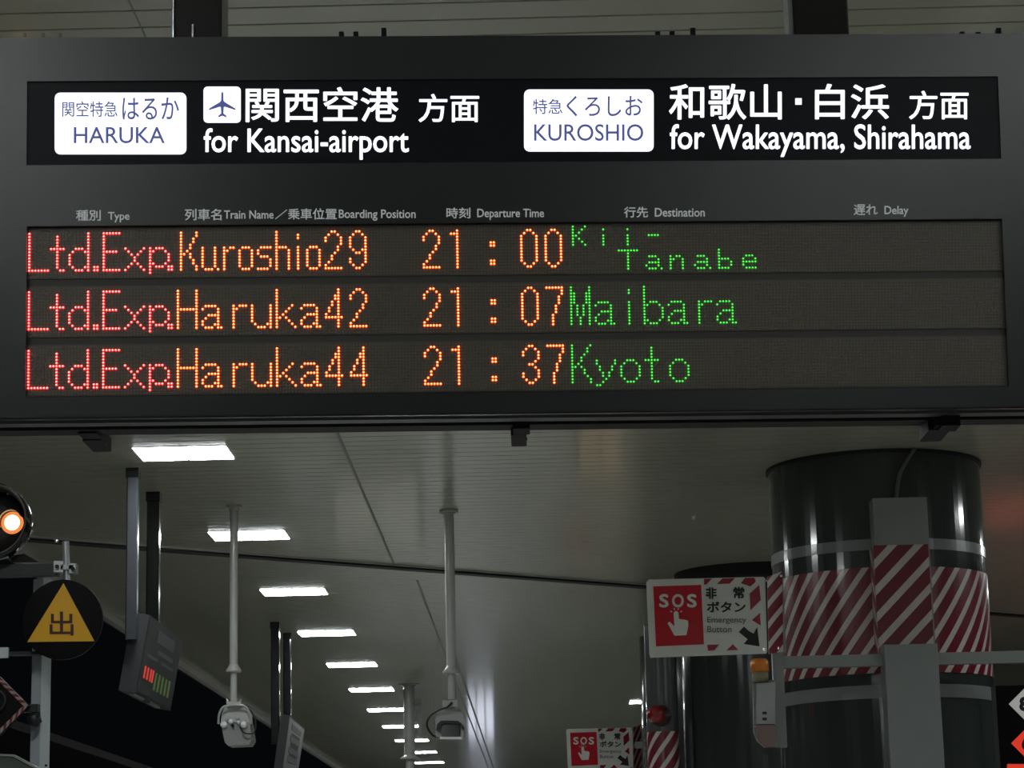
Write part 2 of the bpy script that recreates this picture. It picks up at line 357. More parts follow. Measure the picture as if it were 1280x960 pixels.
# header
mb = MB(); mb.box((HX0-.002, HY0-.002, -.02), (HX1+.002, HY1+.002, .008), SM); header = obj('header_panel', mb, M['header'], board, label='long glossy black header strip')
HN = .008
def H(px, py): return S(px, py, HN)
def flat(name, m, parent, px, fn, nrm, lift=.001, thick=.001):
    mb = MB(); nrm = Vector(nrm); mb.prism([fn(*q)+nrm*(lift) for q in px], nrm*-thick); return obj(name, mb, m, parent)
for bx, label in (((68.5, 116, 233, 193), 'white badge of the first train'), ((655, 112, 817, 189.5), 'white badge of the second train')):
    o = flat('train_badge', M['badge'], header, rrect(*bx, 7), H, SN, .002, .002)
for s, bx in (('関空特急', (78, 127, 147, 146.5)), ('はるか', (153, 122, 224, 150)), ('HARUKA', (92.5, 159, 206, 179.5)),
              ('特急', (666, 124, 703, 143)), ('くろしお', (708, 120, 803, 146)), ('KUROSHIO', (667.5, 155.5, 804, 176.5))):
    text('badge_lettering', s, M['ink'], header, H, bx, SN, .006, .003, .00003)
for s, bx, bo in (('関西空港', (307, 109, 498, 153), .013), ('方面', (523, 117.5, 599, 153), .012), ('for Kansai-airport', (254.5, 160.5, 511, 200), .013),
              ('和歌山', (836, 105, 977, 150), .013), ('白浜', (1018.5, 105, 1111, 149.5), .013), ('方面', (1136, 113.5, 1210.5, 149.5), .012), ('for Wakayama, Shirahama', (837, 155.5, 1213, 196.5), .013)):
    text('destination_lettering', s, M['white'], header, H, bx, SN, bo, .002, .00003)
flat('destination_lettering', M['white'], header, [(994, 123), (1002, 123), (1002, 131), (994, 131)], H, SN, .002)
flat('airport_symbol', M['white'], header, rrect(254.5, 108.5, 301, 153.5, 5), H, SN, .002, .002)
# aircraft pictogram: nose up, swept wings, tail
half = [(0, -13), (1.3, -11.5), (1.5, -2), (3.2, 0), (16.5, 8), (16.6, 10), (3.5, 5.8), (1.9, 6), (1.4, 14), (5.2, 17.2), (5, 19), (0, 17)]
pts = [(278+x, 128+y) for x, y in half]+[(278-x, 128+y) for x, y in half[::-1][1:-1]]
flat('airplane_symbol', M['ink'], header, pts, H, SN, .003, .001)
# grey column headings
def FS(px, py): return S(px, py, FR)
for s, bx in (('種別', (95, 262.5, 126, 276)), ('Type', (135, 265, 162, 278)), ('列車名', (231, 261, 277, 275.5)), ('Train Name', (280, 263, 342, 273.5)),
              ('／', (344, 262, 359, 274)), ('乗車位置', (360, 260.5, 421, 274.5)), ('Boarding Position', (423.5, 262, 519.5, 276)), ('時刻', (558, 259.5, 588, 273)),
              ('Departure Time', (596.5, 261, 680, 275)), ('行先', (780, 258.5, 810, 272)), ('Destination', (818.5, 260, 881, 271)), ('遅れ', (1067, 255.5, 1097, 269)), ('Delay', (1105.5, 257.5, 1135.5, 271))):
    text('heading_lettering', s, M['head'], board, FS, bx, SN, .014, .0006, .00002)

# ---- diode glyphs: columns, rows 0..15
G = {}
def g(name, *spec):              # spec: (rows, cols)
    out = []
    for rows, cols in spec:
        rows = range(rows[0], rows[1]+1) if isinstance(rows, tuple) else [rows]
        for r in rows:
            for c in cols: out.append((c, r))
    G[name] = sorted(set(out))
R = lambda a, b: list(range(a, b+1))
g('L', ((1, 12), [0]), (13, R(0, 6)))
g('t', ((2, 12), [2]), (6, R(0, 4)), (13, [3, 4]))
g('d', ((1, 13), [6]), (6, [2, 3, 4]), (7, [1, 5]), ((8, 11), [0]), (12, [1, 5]), (13, [2, 3, 4]))
g('.', ((12, 13), [0, 1]))
g('E', ((1, 13), [0]), (1, R(0, 5)), (7, R(0, 4)), (13, R(0, 5)))
g('x', (6, [0, 6]), (7, [1, 5]), (8, [2, 4]), ((9, 10), [3]), (11, [2, 4]), (12, [1, 5]), (13, [0, 6]))
g('p', ((6, 14), [0]), (6, [2, 3, 4]), (7, [1, 5]), ((8, 10), [6]), (11, [1, 5]), (12, [2, 3, 4]))
g('K', ((1, 13), [0]), ((1, 2), [5]), ((3, 4), [4]), ((5, 6), [3]), (7, [2]), (8, [1, 3]), (9, [3]), ((10, 11), [4]), ((12, 13), [5]))
g('u', ((6, 12), [0, 4]), (13, [1, 2, 3, 5]))
g('r', ((6, 13), [0]), (7, [1]), (6, [2, 3]))
g('o', (6, [1, 2, 3]), ((7, 12), [0, 4]), (13, [1, 2, 3]))
g('s', (6, R(1, 4)), ((7, 8), [0]), (9, R(1, 3)), ((10, 12), [4]), (13, R(0, 3)))
g('h', ((1, 13), [0]), (6, [1, 2, 3]), ((7, 13), [4]))
g('i', ((2, 3), [0]), ((6, 13), [0]))
g('0', (1, [2, 3]), (2, [1, 4]), ((3, 11), [0, 5]), (12, [1, 4]), (13, [2, 3]))
g('1', (2, [1, 2]), ((1, 13), [3]))
g('2', (1, [2, 3]), (2, [1, 4]), (3, [0, 5]), (4, [0, 5]), (5, [5]), ((6, 7), [4]), (8, [3]), ((9, 10), [2]), (11, [1]), (12, [0]), (13, R(0, 5)))
g('3', (1, [2, 3]), (2, [1, 4]), ((3, 4), [0, 5]), (5, [5]), (6, [4]), (7, [2, 3]), (8, [4]), (9, [5]), ((10, 11), [0, 5]), (12, [1, 4]), (13, [2, 3]))
g('4', ((1, 13), [4]), ((3, 4), [3]), ((5, 6), [2]), ((7, 8), [1]), (9, [0]), (10, R(0, 5)))
g('7', (1, R(0, 5)), ((2, 3), [5]), ((4, 6), [4]), ((7, 9), [3]), ((10, 13), [2]))
g('9', (1, [2, 3]), (2, [1, 4]), ((3, 6), [0, 5]), (7, [1, 4, 5]), (8, [2, 3, 5]), (9, [5]), ((10, 11), [0, 5]), (12, [1, 4]), (13, [2, 3]))
g(':', ((5, 6), [0, 1]), ((11, 12), [0, 1]))
g('H', ((1, 13), [0, 6]), (7, R(0, 6)))
g('a', (6, R(1, 4)), (7, [0, 5]), (8, [5]), (9, [2, 3, 4, 5]), (10, [1, 5]), (11, [0, 5]), (12, [0, 4, 5]), (13, [1, 2, 3, 5, 6]))
g('rw', ((6, 13), [0]), (7, [1]), (6, [2, 3, 4]))
g('uw', ((6, 11), [0]), (12, [1, 5]), (13, [2, 3, 4]), ((6, 13), [6]))
g('k', ((1, 13), [0]), (6, [5]), (7, [4]), (8, [3]), (9, [2]), (10, [1, 3]), (11, [4]), (12, [5]), (13, [6]))
g('k_', ((0, 6), [0]), (0, [4]), (1, [3]), (2, [2]), (3, [1]), (4, [2]), (5, [3]), (6, [4]))
g('i_', (1, [0]), ((3, 6), [0])); g('-_', (3, R(0, 3)))
g('T_', (8, R(0, 6)), ((8, 14), [3]))
g('a_', (10, [1, 2, 3]), (11, [4]), (12, [1, 2, 3, 4]), (13, [0, 4]), (14, [1, 2, 3, 5]))
g('n_', (10, [0, 2, 3]), (11, [0, 1, 4]), ((12, 14), [0, 4]))
g('b_', ((8, 14), [0]), (11, R(0, 3)), ((12, 13), [4]), (14, R(0, 3)))
g('e_', (10, [1, 2, 3]), (11, [0, 4]), (12, R(0, 4)), (13, [0]), (14, R(1, 4)))
g('M', ((1, 13), [0, 6]), ((3, 6), [1, 5]), ((7, 10), [2, 4]), ((11, 13), [3]))
g('b', ((1, 13), [0]), (6, [2, 3, 4]), (7, [1, 5]), ((8, 11), [6]), (12, [1, 5]), (13, [2, 3, 4]))
g('KW', ((1, 13), [0]), (1, [6]), ((2, 3), [5]), (4, [4]), ((5, 6), [3]), (7, [2]), (8, [1, 3]), ((9, 10), [4]), (11, [5]), ((12, 13), [6]))
g('y', ((6, 7), [0, 6]), ((8, 9), [1, 5]), ((10, 11), [2, 4]), (12, [3]), (13, [2]), (14, [0, 1]))
g('oW', (6, [2, 3, 4]), (7, [1, 5]), ((8, 11), [0, 6]), (12, [1, 5]), (13, [2, 3, 4]))
LTD = [('L', 0), ('t', 7), ('d', 13), ('.', 21), ('E', 24), ('x', 31), ('p', 39), ('.', 45)]
HAR = [('H', 48), ('a', 56), ('rw', 66), ('uw', 72), ('k', 80), ('a', 88)]
ROWS = [
    [('red', LTD), ('amber', [('K', 49), ('u', 56), ('r', 63), ('o', 68), ('s', 74), ('h', 80), ('i', 87), ('o', 90), ('2', 96), ('9', 104)]),
     ('amber', [('2', 128), ('1', 136), (':', 150), ('0', 160), ('0', 168)]),
     ('green', [('k_', 177), ('i_', 187), ('i_', 195), ('-_', 202), ('T_', 192), ('a_', 201), ('n_', 209), ('a_', 217), ('b_', 225), ('e_', 233)])],
    [('red', LTD), ('amber', HAR+[('4', 96), ('2', 104)]), ('amber', [('2', 128), ('1', 136), (':', 150), ('0', 160), ('7', 168)]),
     ('green', [('M', 176), ('a', 184), ('i', 195), ('b', 200), ('a', 208), ('rw', 218), ('a', 224)])],
    [('red', LTD), ('amber', HAR+[('4', 96), ('4', 104)]), ('amber', [('2', 128), ('1', 136), (':', 150), ('3', 160), ('7', 168)]),
     ('green', [('KW', 176), ('y', 184), ('oW', 192), ('t', 200), ('oW', 208)])]]
NC = 320
mb = MB(); mb.box((LX0-.003, LY0-.003, -.022), (LX1+.003, LY1+.003, -.006), SM); obj('display_backing', mb, M['ledbar'], board)
for ri, segs in enumerate(ROWS):
    v0 = ri*19
    mb = MB(); mb.box((LX0, -(v0+15.6)*PV, -.012), (LX1, -(v0-.9)*PV if ri else min(LY1, -(v0-.9)*PV), -.0025), SM)
    row = obj('display_row', mb, M['ledface'], board, label='%s row of the dotted display' % ('top', 'middle', 'bottom')[ri])
    lit = set()
    for cname, gl in segs:
        for ch, c0 in gl:
            for c, r in G[ch]: lit.add((c0+c, r))
    # unlit diodes
    vs = []; fs = []; rr = .0021; oct_ = [(math.cos(math.pi/3*k)*rr, math.sin(math.pi/3*k)*rr) for k in range(6)]
    for r in range(16):
        for c in range(0, int((LX1)/PU)):
            if (c, r) in lit: continue
            x = c*PU; y = -(v0+r)*PV; n = len(vs)
            vs += [SM @ Vector((x+a, y+b, -.0025)) for a, b in oct_]+[SM @ Vector((x+a*.5, y+b*.5, -.0005)) for a, b in oct_]
            fs += [(n+k, n+(k+1) % 6, n+6+(k+1) % 6, n+6+k) for k in range(6)]+[tuple(n+6+k for k in range(6))]
    mb = MB(); mb.add(vs, fs); obj('unlit_diodes', mb, M['diode'], row, 'stuff')
    for cname, gl in segs:
        mb = MB(); rr = .00335; N8 = 8; oc = [(math.cos(2*math.pi*k/N8+.39), math.sin(2*math.pi*k/N8+.39)) for k in range(N8)]
        dots = sorted({(c0+c, r) for ch, c0 in gl for c, r in G[ch]})
        for c, r in dots:
            x = c*PU; y = -(v0+r)*PV
            A = [SM @ Vector((x+a*rr, y+b*rr, -.0025)) for a, b in oc]; B = [SM @ Vector((x+a*rr*.62, y+b*rr*.62, .0018)) for a, b in oc]
            mb.add(A+B, [(k, (k+1) % N8, N8+(k+1) % N8, N8+k) for k in range(N8)], None, 0)
            mb.add(B, [tuple(range(N8))], None, 1)
        k = cname[0] if cname != 'amber' else 'o'
        obj('lit_diodes', mb, [M[k+'_ring'], M[k+'_core']], row, 'stuff', label=cname+' lit diodes forming text')
# small fixings on top of the board
for px in (31, 54, 75):
    mb = MB(); q = S(px, 46, -.02); mb.lathe(q, (0, 0, 1), [(-.01, .004), (.006, .004), (.009, .003), (.011, 0)], 10); obj('screw', mb, M['chrome'], board)
for px, hh in ((427, .006), (445, .006), (480, .016), (822, .006), (840, .007), (866, .016), (1202, .006), (1222, .005), (1248, .016)):
    mb = MB(); q = S(px, 44, -.05); mb.box((q.x-.006, q.y-.01, q.z-.02), (q.x+.006, q.y+.01, q.z+hh)); obj('cable_clip', mb, M['hookm'], board)
# hanger posts up to the ceiling
for (x0, x1, face) in ((218, 277, 0), (992, 1061, 1)):
    a = P(x0, 30, 6.05); b = P(x1, 30, 6.05)
    mb = MB(); zb = a.z-.14
    mb.box((a.x, 6.05, zb), (b.x, 6.19, CZ), bevel=.004); obj('hanger_post', mb, M['postblack'], board)
    for xx in (a.x-.012, b.x-.006):
        mb = MB(); zt = S(x0, 46, -.15).z; mb.box((xx, 6.03, zt-.02), (xx+.02, 6.2, zt+.012)); obj('post_foot', mb, M['hookm'], board)
    if face: mb = MB(); mb.box((a.x-.012, 6.06, zb), (a.x+.006, 6.16, CZ)); obj('post_side_strip', mb, M['duct'], board)  # paler grey strip along the post's side face
    else:
        mb = MB(); q = P(241, 36, 6.04); mb.cyl(q+Vector((0, 0, -.03)), q+Vector((0, 0, .012)), .0035, seg=8); obj('bolt', mb, M['chrome'], board)
        mb = MB(); q = P(216.8, 30, 6.06); mb.cyl((q.x, q.y, zb+.07), (q.x, q.y, CZ), .0045, seg=10); obj('edge_glint_tube', mb, M['chrome'], board)  # chrome tube added for the bright glint along the post edge
# hooks under the board
for (xa, xb, ya, yb), (xc, xd, yc, yd) in (((97, 121, 525, 542), (110, 133, 541, 558)), ((641, 662, 518, 536), (639, 658, 535, 551)), ((1178, 1200, 513, 532), (1155, 1181, 528, 545))):
    mb = MB(); a = P(xa, yb, 5.92); b = P(xb, ya, 5.92); mb.box((a.x, 5.92, a.z), (b.x, 6.0, b.z+.02), bevel=.004)
    c = P(xc, yd, 6.08); d = P(xd, yc, 6.08); mb.box((c.x, 6.0, c.z), (d.x, 6.16, d.z), bevel=.005); mb.box((min(a.x, c.x)+.01, 5.95, b.z-.03), (max(b.x, d.x)-.01, 6.1, b.z+.03))
    o = obj('hook', mb, M['hookm'], board)
    mb = MB(); mb.cyl(d+Vector((-.002, -.006, -.03)), d+Vector((-.002, .0, -.03)), .004, seg=8); obj('rivet', mb, M['chrome'], o)

# ================================================================== PILLARS
def ringmesh(c, r, z0, z1, seg=96, uv=False):
    mb = MB()
    for i in range(seg):
        t0, t1 = 2*math.pi*i/seg, 2*math.pi*(i+1)/seg     # t=0 at the back so the seam hides
        p0 = (c.x+r*math.sin(t0), c.y+r*math.cos(t0)); p1 = (c.x+r*math.sin(t1), c.y+r*math.cos(t1))
        k_ = 1.3*r; uvs = [[(-k_*t0, z0), (-k_*t1, z0), (-k_*t1, z1), (-k_*t0, z1)]] if uv else None
        mb.add([(*p0, z0), (*p1, z0), (*p1, z1), (*p0, z1)], [(0, 1, 2, 3)], uvs, 0, True)
    for z, s in ((z0, 1), (z1, -1)):
        mb.add([(c.x+r*math.sin(2*math.pi*i/seg), c.y+r*math.cos(2*math.pi*i/seg), z) for i in range(seg)], [tuple(range(seg))[::s]])
    return mb
def zat(px, py, d): return P(px, py, d).z
p1 = C(1090, 585); e0 = P(959.5, 590, p1.y); e1 = P(1222.5, 582, p1.y); R1 = (e1.x-e0.x)/2*.995
c1 = Vector(((e0.x+e1.x)/2, p1.y, 0))
pil = thing('pillar', 'thick glossy dark grey round pillar with red and white striped wrap, nearest at right', 'pillar', c1)
obj('shaft', ringmesh(c1, R1, 0, CZ), M['pillar'], pil)
obj('top_rim', ringmesh(c1, R1+.02, CZ-.03, CZ), M['rimblack'], pil)
sx = 1228
for z0, z1 in ((zat(sx, 702, c1.y), zat(sx, 689, c1.y)), (zat(sx, 880, c1.y), zat(sx, 864, c1.y))):
    obj('grey_band', ringmesh(c1, R1+.006, z0, z1), M['band'], pil)
obj('striped_wrap', ringmesh(c1, R1+.008, zat(sx, 850, c1.y), zat(sx, 723, c1.y), uv=True), M['stripe'], pil)
yf = c1.y-R1
a = P(1092, 650, yf-.22); b = P(1160, 650, yf-.22)
mb = MB(); mb.box((a.x, yf-.22, zat(1125, 822, yf-.22)), (b.x, yf+.12, zat(1125, 622, yf-.22))); dct = obj('duct_box', mb, M['duct'], pil, label='grey cable duct box on the pillar face')
a = P(1095, 740, yf-.22); b = P(1163, 740, yf-.22)
mb = MB(); mb.box((a.x-.004, yf-.226, zat(1125, 820, yf-.226)), (b.x+.004, yf+.1, zat(1125, 681, yf-.226)), uvs=True); obj('striped_sleeve', mb, M['stripe'], dct)
q0 = P(1140, 553, yf+.05)
mb = MB(); mb.tube([(q0.x+.01, yf-.03, CZ-.01), P(1134, 575, yf-.03), P(1124, 595, yf-.04), P(1120, 624, yf-.06)], .018); obj('cable', mb, M['cable'], pil)

# support frame in front of the pillar: post, crossbar, drop bar
yp = yf-.52
a = P(1104.5, 806, yp); b = P(1172, 806, yp)
frame = thing('support_frame', 'grey steel post and crossbar frame standing before the near striped pillar', 'frame', (a.x, yp, 0))
mb = MB(); mb.box((a.x, yp, 0), (b.x, yp+.26, a.z), bevel=.006); obj('post', mb, M['duct'], frame)
yb = yp+.10
a = P(971, 831, yb); b = P(1330, 817, yb); zc = zat(1120, 817, yb); z0 = zat(1120, 831.5, yb)
mb = MB(); mb.box((a.x, yb, z0), (b.x, yb+.1, zc), bevel=0); obj('crossbar', mb, M['bar'], frame)
c = P(970.5, 934, yb); d = P(984, 934, yb)
mb = MB(); mb.box((c.x, yb-.01, c.z), (d.x, yb+.09, zc+.03)); obj('drop_bar', mb, M['bar'], frame)
BARX = (c.x, d.x)
mb = MB(); mb.box((b.x-.1, yb, 0), (b.x, yb+.1, z0)); obj('post', mb, M['bar'], frame)

# alarm call box
ya = yb-.06
def Q(px, py): return P(px, py, ya)
box_ = thing('alarm_call_box', 'grey rounded alarm box with amber beacon hanging on the drop bar', 'alarm box', Q(956, 934))
def pxprism(name, m, parent, pts, d, thick, label=None):
    mb = MB(); mb.prism([P(x, y, d) for x, y in pts], (0, thick, 0)); return obj(name, mb, m, parent, label=label)
pxprism('back_plate', M['bar'], box_, [(941, 850), (972, 850), (972, 934), (955, 934), (946, 926), (942, 915)], ya+.012, .036)
pxprism('body', M['duct'], box_, [(946, 854), (969, 853), (969, 905), (946, 905)], ya-.09, .1)
pxprism('lower_cover', M['pink'], box_, [(946, 906), (970, 906), (970, 933), (958, 933), (951, 928), (947, 920)], ya-.07, .08, 'pinkish cover')
for yy in (889.5, 897): pxprism('slot', M['black'], box_, [(953, yy), (958.5, yy), (958.5, yy+3.5), (953, yy+3.5)], ya-.094, .004)
ce = Q(950, 840); hh = (Q(950, 823)-ce).z
mb = MB(); mb.lathe(ce, (0, 0, 1), [(-.09, .0), (-.088, .072), (-.002, .072), (0, .0)]); obj('collar', mb, M['beige'], box_)
mb = MB(); mb.lathe(ce, (0, 0, 1), [(0, .0), (0, .082), (hh*.8, .08), (hh*.97, .06), (hh, 0)]); obj('amber_beacon', mb, M['amber'], box_)
for k in range(3):
    mb = MB(); t = -1.1+k*.6; mb.cyl(ce+Vector((math.sin(t)*.07, -math.cos(t)*.07, .0)), ce+Vector((math.sin(t)*.07, -math.cos(t)*.07, hh*.8)), .006, seg=6); obj('beacon_rib', mb, M['amber'], box_)
for yy in (881, 898, 908):
    mb = MB(); q = Q(944, yy); mb.lathe(q+Vector((0, -.03, 0)), (0, -1, 0), [(0, .012), (.012, .010), (.018, 0)], 10); obj('screw', mb, M['chrome'], box_)

# SOS signs
def sos(d, fx, label, folded_px):
    """fx maps pixels of the near sign onto this one"""
    def Z(x, y, k=0): return P(*fx(x, y), d-k)
    t = thing('emergency_sign', label, 'sign', Z(884, 822)); T = .03*d/20
    def poly(name, m, pts, k=.004, th=.003, par=None, lab=None):
        mb = MB(); mb.prism([Z(x, y, k) for x, y in pts], (0, th, 0)); return obj(name, mb, m, par or t, label=lab)
    poly('plate', M['plate'], [(811, 724.5), (954, 721), (956.5, 723), (959, 815), (957, 817), (815, 822), (812, 819.5), (808, 728)], .0, T)
    poly('edge_strip', M['plate'], [(812.5, 819.5), (958, 815), (958, 817), (813.5, 822)], .03, .03)
    rp = poly('red_panel', M['red'], [(816.5, 733), (876.5, 731), (880, 805.5), (820, 808)])
    fn = lambda x, y: Z(x, y, .004)
    for ch, xa, xb in (('S', 824, 835.8), ('O', 840, 854.8), ('S', 858.8, 870.8)):
        text('lettering', ch, M['platewhite'], rp, fn, (xa, 742.5, xb, 759.5), (0, -1, 0), .03, .003, .0002)
    hand = [(846.5, 764), (843.5, 764), (842, 766.5), (843, 783), (837, 777), (834.5, 779), (843, 794.5), (858, 794), (860.5, 782), (860, 776), (856, 774.5), (853.5, 774.5), (848.5, 773.5), (848, 766)]
    poly('hand_symbol', M['platewhite'], hand, .008, .003, rp)
    for an in (-60, -20, 20, 60):
        s_, c_ = math.sin(math.radians(an)), math.cos(math.radians(an)); cx, cy = 845.3, 768
        pts = [(cx+s_*6-c_*.6, cy-c_*6-s_*.6), (cx+s_*6+c_*.6, cy-c_*6+s_*.6), (cx+s_*8.5+c_*.6, cy-c_*8.5+s_*.6), (cx+s_*8.5-c_*.6, cy-c_*8.5-s_*.6)]
        poly('hand_symbol', M['platewhite'], pts, .008, .003, rp)
    for s_, bx, m_, bo in (('非', (882, 734, 896, 749), 'black', .03), ('常', (916.5, 733.5, 930.5, 748.5), 'black', .03), ('ボタン', (883.5, 752, 932, 765.5), 'black', .03),
                           ('Emergency', (884, 771, 933, 780.5), 'greyprint', .008), ('Button', (884, 782.5, 914.5, 790.5), 'greyprint', .008)):
        text('lettering', s_, M[m_], t, fn, bx, (0, -1, 0), bo, .003, .0002)
    poly('arrow_symbol', M['black'], [(930, 783), (935, 788), (942, 792), (946.5, 783.5), (949.5, 808), (929.5, 805), (934.5, 799), (923.5, 790)], .006)
    for pts in ([(880, 723.5), (890, 723.3), (883, 730.5), (880, 730.6)], [(903, 723), (919, 722.6), (912, 729.5), (896, 730)], [(931, 722.4), (943, 722), (945, 727), (938, 733), (926, 729)],
                [(937, 742), (949, 731), (951, 750), (938, 763)], [(940, 775), (950, 766), (951, 782)], [(884, 806), (899, 805.5), (893, 813), (885, 813.5)], [(908, 813), (916, 805), (923, 812.5)]):
        poly('red_corner_stripe', M['red2'], pts)
    # folded striped leaf towards the pillar
    q = [fx(*z) for z in ((959, 721), (978, 714), (979, 815), (961, 817))]
    pts = [P(*q[0], d-.02), P(*q[1], d+.18), P(*q[2], d+.18), P(*q[3], d-.02)]
    mb = MB(); off = Vector((0, T, 0)); uv = [(0, pts[0].z), (.17*d/20, pts[1].z), (.17*d/20, pts[2].z), (0, pts[3].z)]
    uv = [(a*1.0, b) for a, b in uv]
    mb.add(pts, [(0, 1, 2, 3)], [uv]); mb.add([p+off for p in pts], [(3, 2, 1, 0)]); 
    mb.add(pts+[p+off for p in pts], [(0, 4, 5, 1), (1, 5, 6, 2), (2, 6, 7, 3), (3, 7, 4, 0)])
    obj('folded_leaf', mb, M['stripes2'], t, label='red and white striped side leaf')
    for x, y in ((976, 720), (972, 810), (955, 812), (957, 726)):
        mb = MB(); c_ = Z(x, y, .03 if x < 960 else -.12); mb.cyl(c_, c_+Vector((0, -.015, 0)), .012, seg=8); obj('bolt', mb, M['chrome'], t)
    return t
yS = yb-.16
s1 = sos(yS, lambda x, y: (x, y), 'large white and red SOS emergency button sign beside the near striped pillar', None)
mb = MB(); q = P(970, 760, yS+.18); q2 = P(974, 826, yb); mb.box((q2.x+.004, yS+.19, zc+.04), (q2.x+.07, yb+.08, q.z+.3)); obj('mounting_bracket', mb, M['bar'], s1)
sf = .553
s2 = sos(yS/sf, lambda x, y: (712.5+(x-816.5)*sf, 916+(y-733)*sf), 'small distant SOS emergency sign at the bottom edge, left of the bell casing', None)

# second pillar
c2y = C(945, 716).y; c2 = Vector((P(947, 716, c2y).x, c2y, 0)); R2 = R1
pil2 = thing('pillar', 'dark glossy round pillar behind the SOS sign, second from the front', 'pillar', c2)
obj('shaft', ringmesh(c2, R2, 0, CZ), M['pillar'], pil2); obj('top_rim', ringmesh(c2, R2+.05, CZ-.15, CZ), M['rimblack'], pil2)
c3 = Vector((c2.x*2-c1.x+.15, 2*c2.y-c1.y, 0))
pil3 = thing('pillar', 'third dark round pillar hidden behind the second one', 'pillar', c3); obj('shaft', ringmesh(c3, R2*.9, 0, CZ), M['pillar'], pil3)
mb = MB(); q = P(800, 930, yS/sf+.3); mb.box((q.x-.1, yS/sf-.3, q.z-.1), (c3.x-R2*.5, yS/sf-.2, q.z)); mb.box((q.x+.6, yS/sf-.3, q.z-.1), (q.x+.7, c3.y, q.z)); obj('mounting_bracket', mb, M['bar'], s2)
# bell casing beside it
d2 = c2.y-.7; a = P(808.5, 880, d2); b = P(848.5, 880, d2)
cas = thing('bell_casing', 'grey glossy upright casing with red bell and striped foot, left of second pillar', 'casing', (a.x, d2, 0))
rc = (b.x-a.x)/2; cc_ = Vector((a.x+rc, d2+rc, 0))
obj('shell', ringmesh(cc_, rc, 0, zat(828, 780, d2), 40), mat('casing_grey', (.10, .108, .105), .16, coat=.5), cas)
obj('striped_foot', ringmesh(cc_, rc+.004, 1.8, zat(828, 914, d2), 40, uv=True), M['stripe'], cas)
q = P(821, 893, d2)
mb = MB(); mb.lathe(P(826, 895, d2), (0, -1, 0), [(0, .13), (.03, .13), (.035, 0)]); obj('bell_base', mb, M['bellbase'], cas)
mb = MB(); mb.lathe(P(820, 893, d2-.03), (0, -1, 0), [(0, .112), (.04, .108), (.08, .085), (.105, .05), (.115, .02), (.116, 0)]); obj('red_bell', mb, M['bell'], cas)

# ================================================================== position board, right edge
d = 15.0
pb = thing('position_board', 'black hanging board with lit white and red diamond numbers at right edge', 'display board', P(1290, 960, d))
a = P(1254, 1010, d); b = P(1345, 855, d)
mb = MB(); mb.box((a.x, d, a.z), (b.x, d+.15, b.z)); obj('board', mb, M['ledboard'], pb)
mb = MB(); mb.box((b.x-.09, d+.05, b.z), (b.x-.01, d+.13, CZ)); obj('hanger', mb, M['dark'], pb)
def dia(cx, cy, h, m, s):
    mb = MB(); mb.prism([P(x, y, d-.004) for x, y in ((cx-h, cy), (cx, cy+h), (cx+h, cy), (cx, cy-h))], (0, .003, 0)); o = obj('lit_diamond', mb, M[m], pb)
    text('lettering', s, M['black'], o, lambda x, y: P(x, y, d-.005), (cx-7, cy-9, cx+5, cy+9), (0, -1, 0), .06, .002, .0001)
dia(1281, 880, 20, 'ledw', '8'); dia(1284, 929, 20, 'ledr', '6')
mb = MB(); mb.prism([P(x, y, d-.004) for x, y in ((1259, 955), (1259, 985), (1310, 985), (1310, 955))], (0, .003, 0)); obj('lit_square', mb, M['ledr'], pb)

# ================================================================== camera poles
def cam_pole(px, ytop, yfl, yend, wpx, label, d=None):
    d = d or C(px, ytop).y; top = P(px, ytop, d); r = wpx/2/F*d
    low = P(px-1 if px < 300 else px+2, yfl, d); end = P(px-1 if px < 300 else px+3, yend, d); x = top.x; low.x = end.x = x
    t = thing('camera_pole', label, 'camera pole', (x, d, CZ))
    mb = MB(); mb.cyl((x, d, CZ-.02), (x, d, CZ), r*1.9, seg=20); mb.cyl((x, d, CZ-.05), (x, d, CZ-.02), r*1.3, seg=20); obj('ceiling_flange', mb, M['pole'], t)
    mb = MB(); mb.cyl((x, d, low.z), (x, d, CZ-.02), r, seg=24); obj('upper_tube', mb, M['pole'], t)
    mb = MB(); mb.lathe((x, d, low.z), (0, 0, 1), [(-.02, r*.7), (-.02, r*1.75), (.0, r*1.85), (.05, r*1.1), (.06, r)]); obj('joint_flange', mb, M['pole'], t)
    mb = MB(); mb.cyl((x, d, end.z-.02), (x, d, low.z), r*.78, seg=20); obj('lower_tube', mb, M['pole'], t)
    return t, Vector((x, d, end.z)), r
# first pole, housing seen from below and behind
t1, e, r = cam_pole(292.5, 632, 838, 876, 10.5, 'white ceiling pole carrying a box camera at left, crossing the second lamp')
sc_ = t1.location.y/F
D1 = t1.location.y
def q1(x, y, k=0): return P(x, y, D1+k)
mb = MB(); mb.prism([q1(*p_, -.05) for p_ in ((283, 880), (283, 873), (285, 877), (299, 877), (301, 873), (301, 880))], (0, .1, 0)); obj('clamp', mb, M['pole'], t1)
cm = thing('surveillance_camera', 'grey box camera with rounded yoke on the left white pole', 'camera', q1(294, 931))
mb = MB(); rr_ = [(276, 903), (277, 892), (281, 884), (288, 881), (300, 881), (307, 884), (311, 893), (312, 903)]
mb.prism([q1(*p_, .02) for p_ in rr_], (0, .30, 0)); obj('sunshield', mb, M['cambody'], cm)
mb = MB(); mb.tube([q1(273, 905, -.02), q1(274, 893, -.04), q1(279, 884, -.05), (q1(290, 881.5, -.05)), q1(303, 882, -.05), q1(309, 886, -.04), q1(313, 897, -.02), q1(314, 905, -.02)], .012); obj('yoke', mb, M['cambody'], cm)
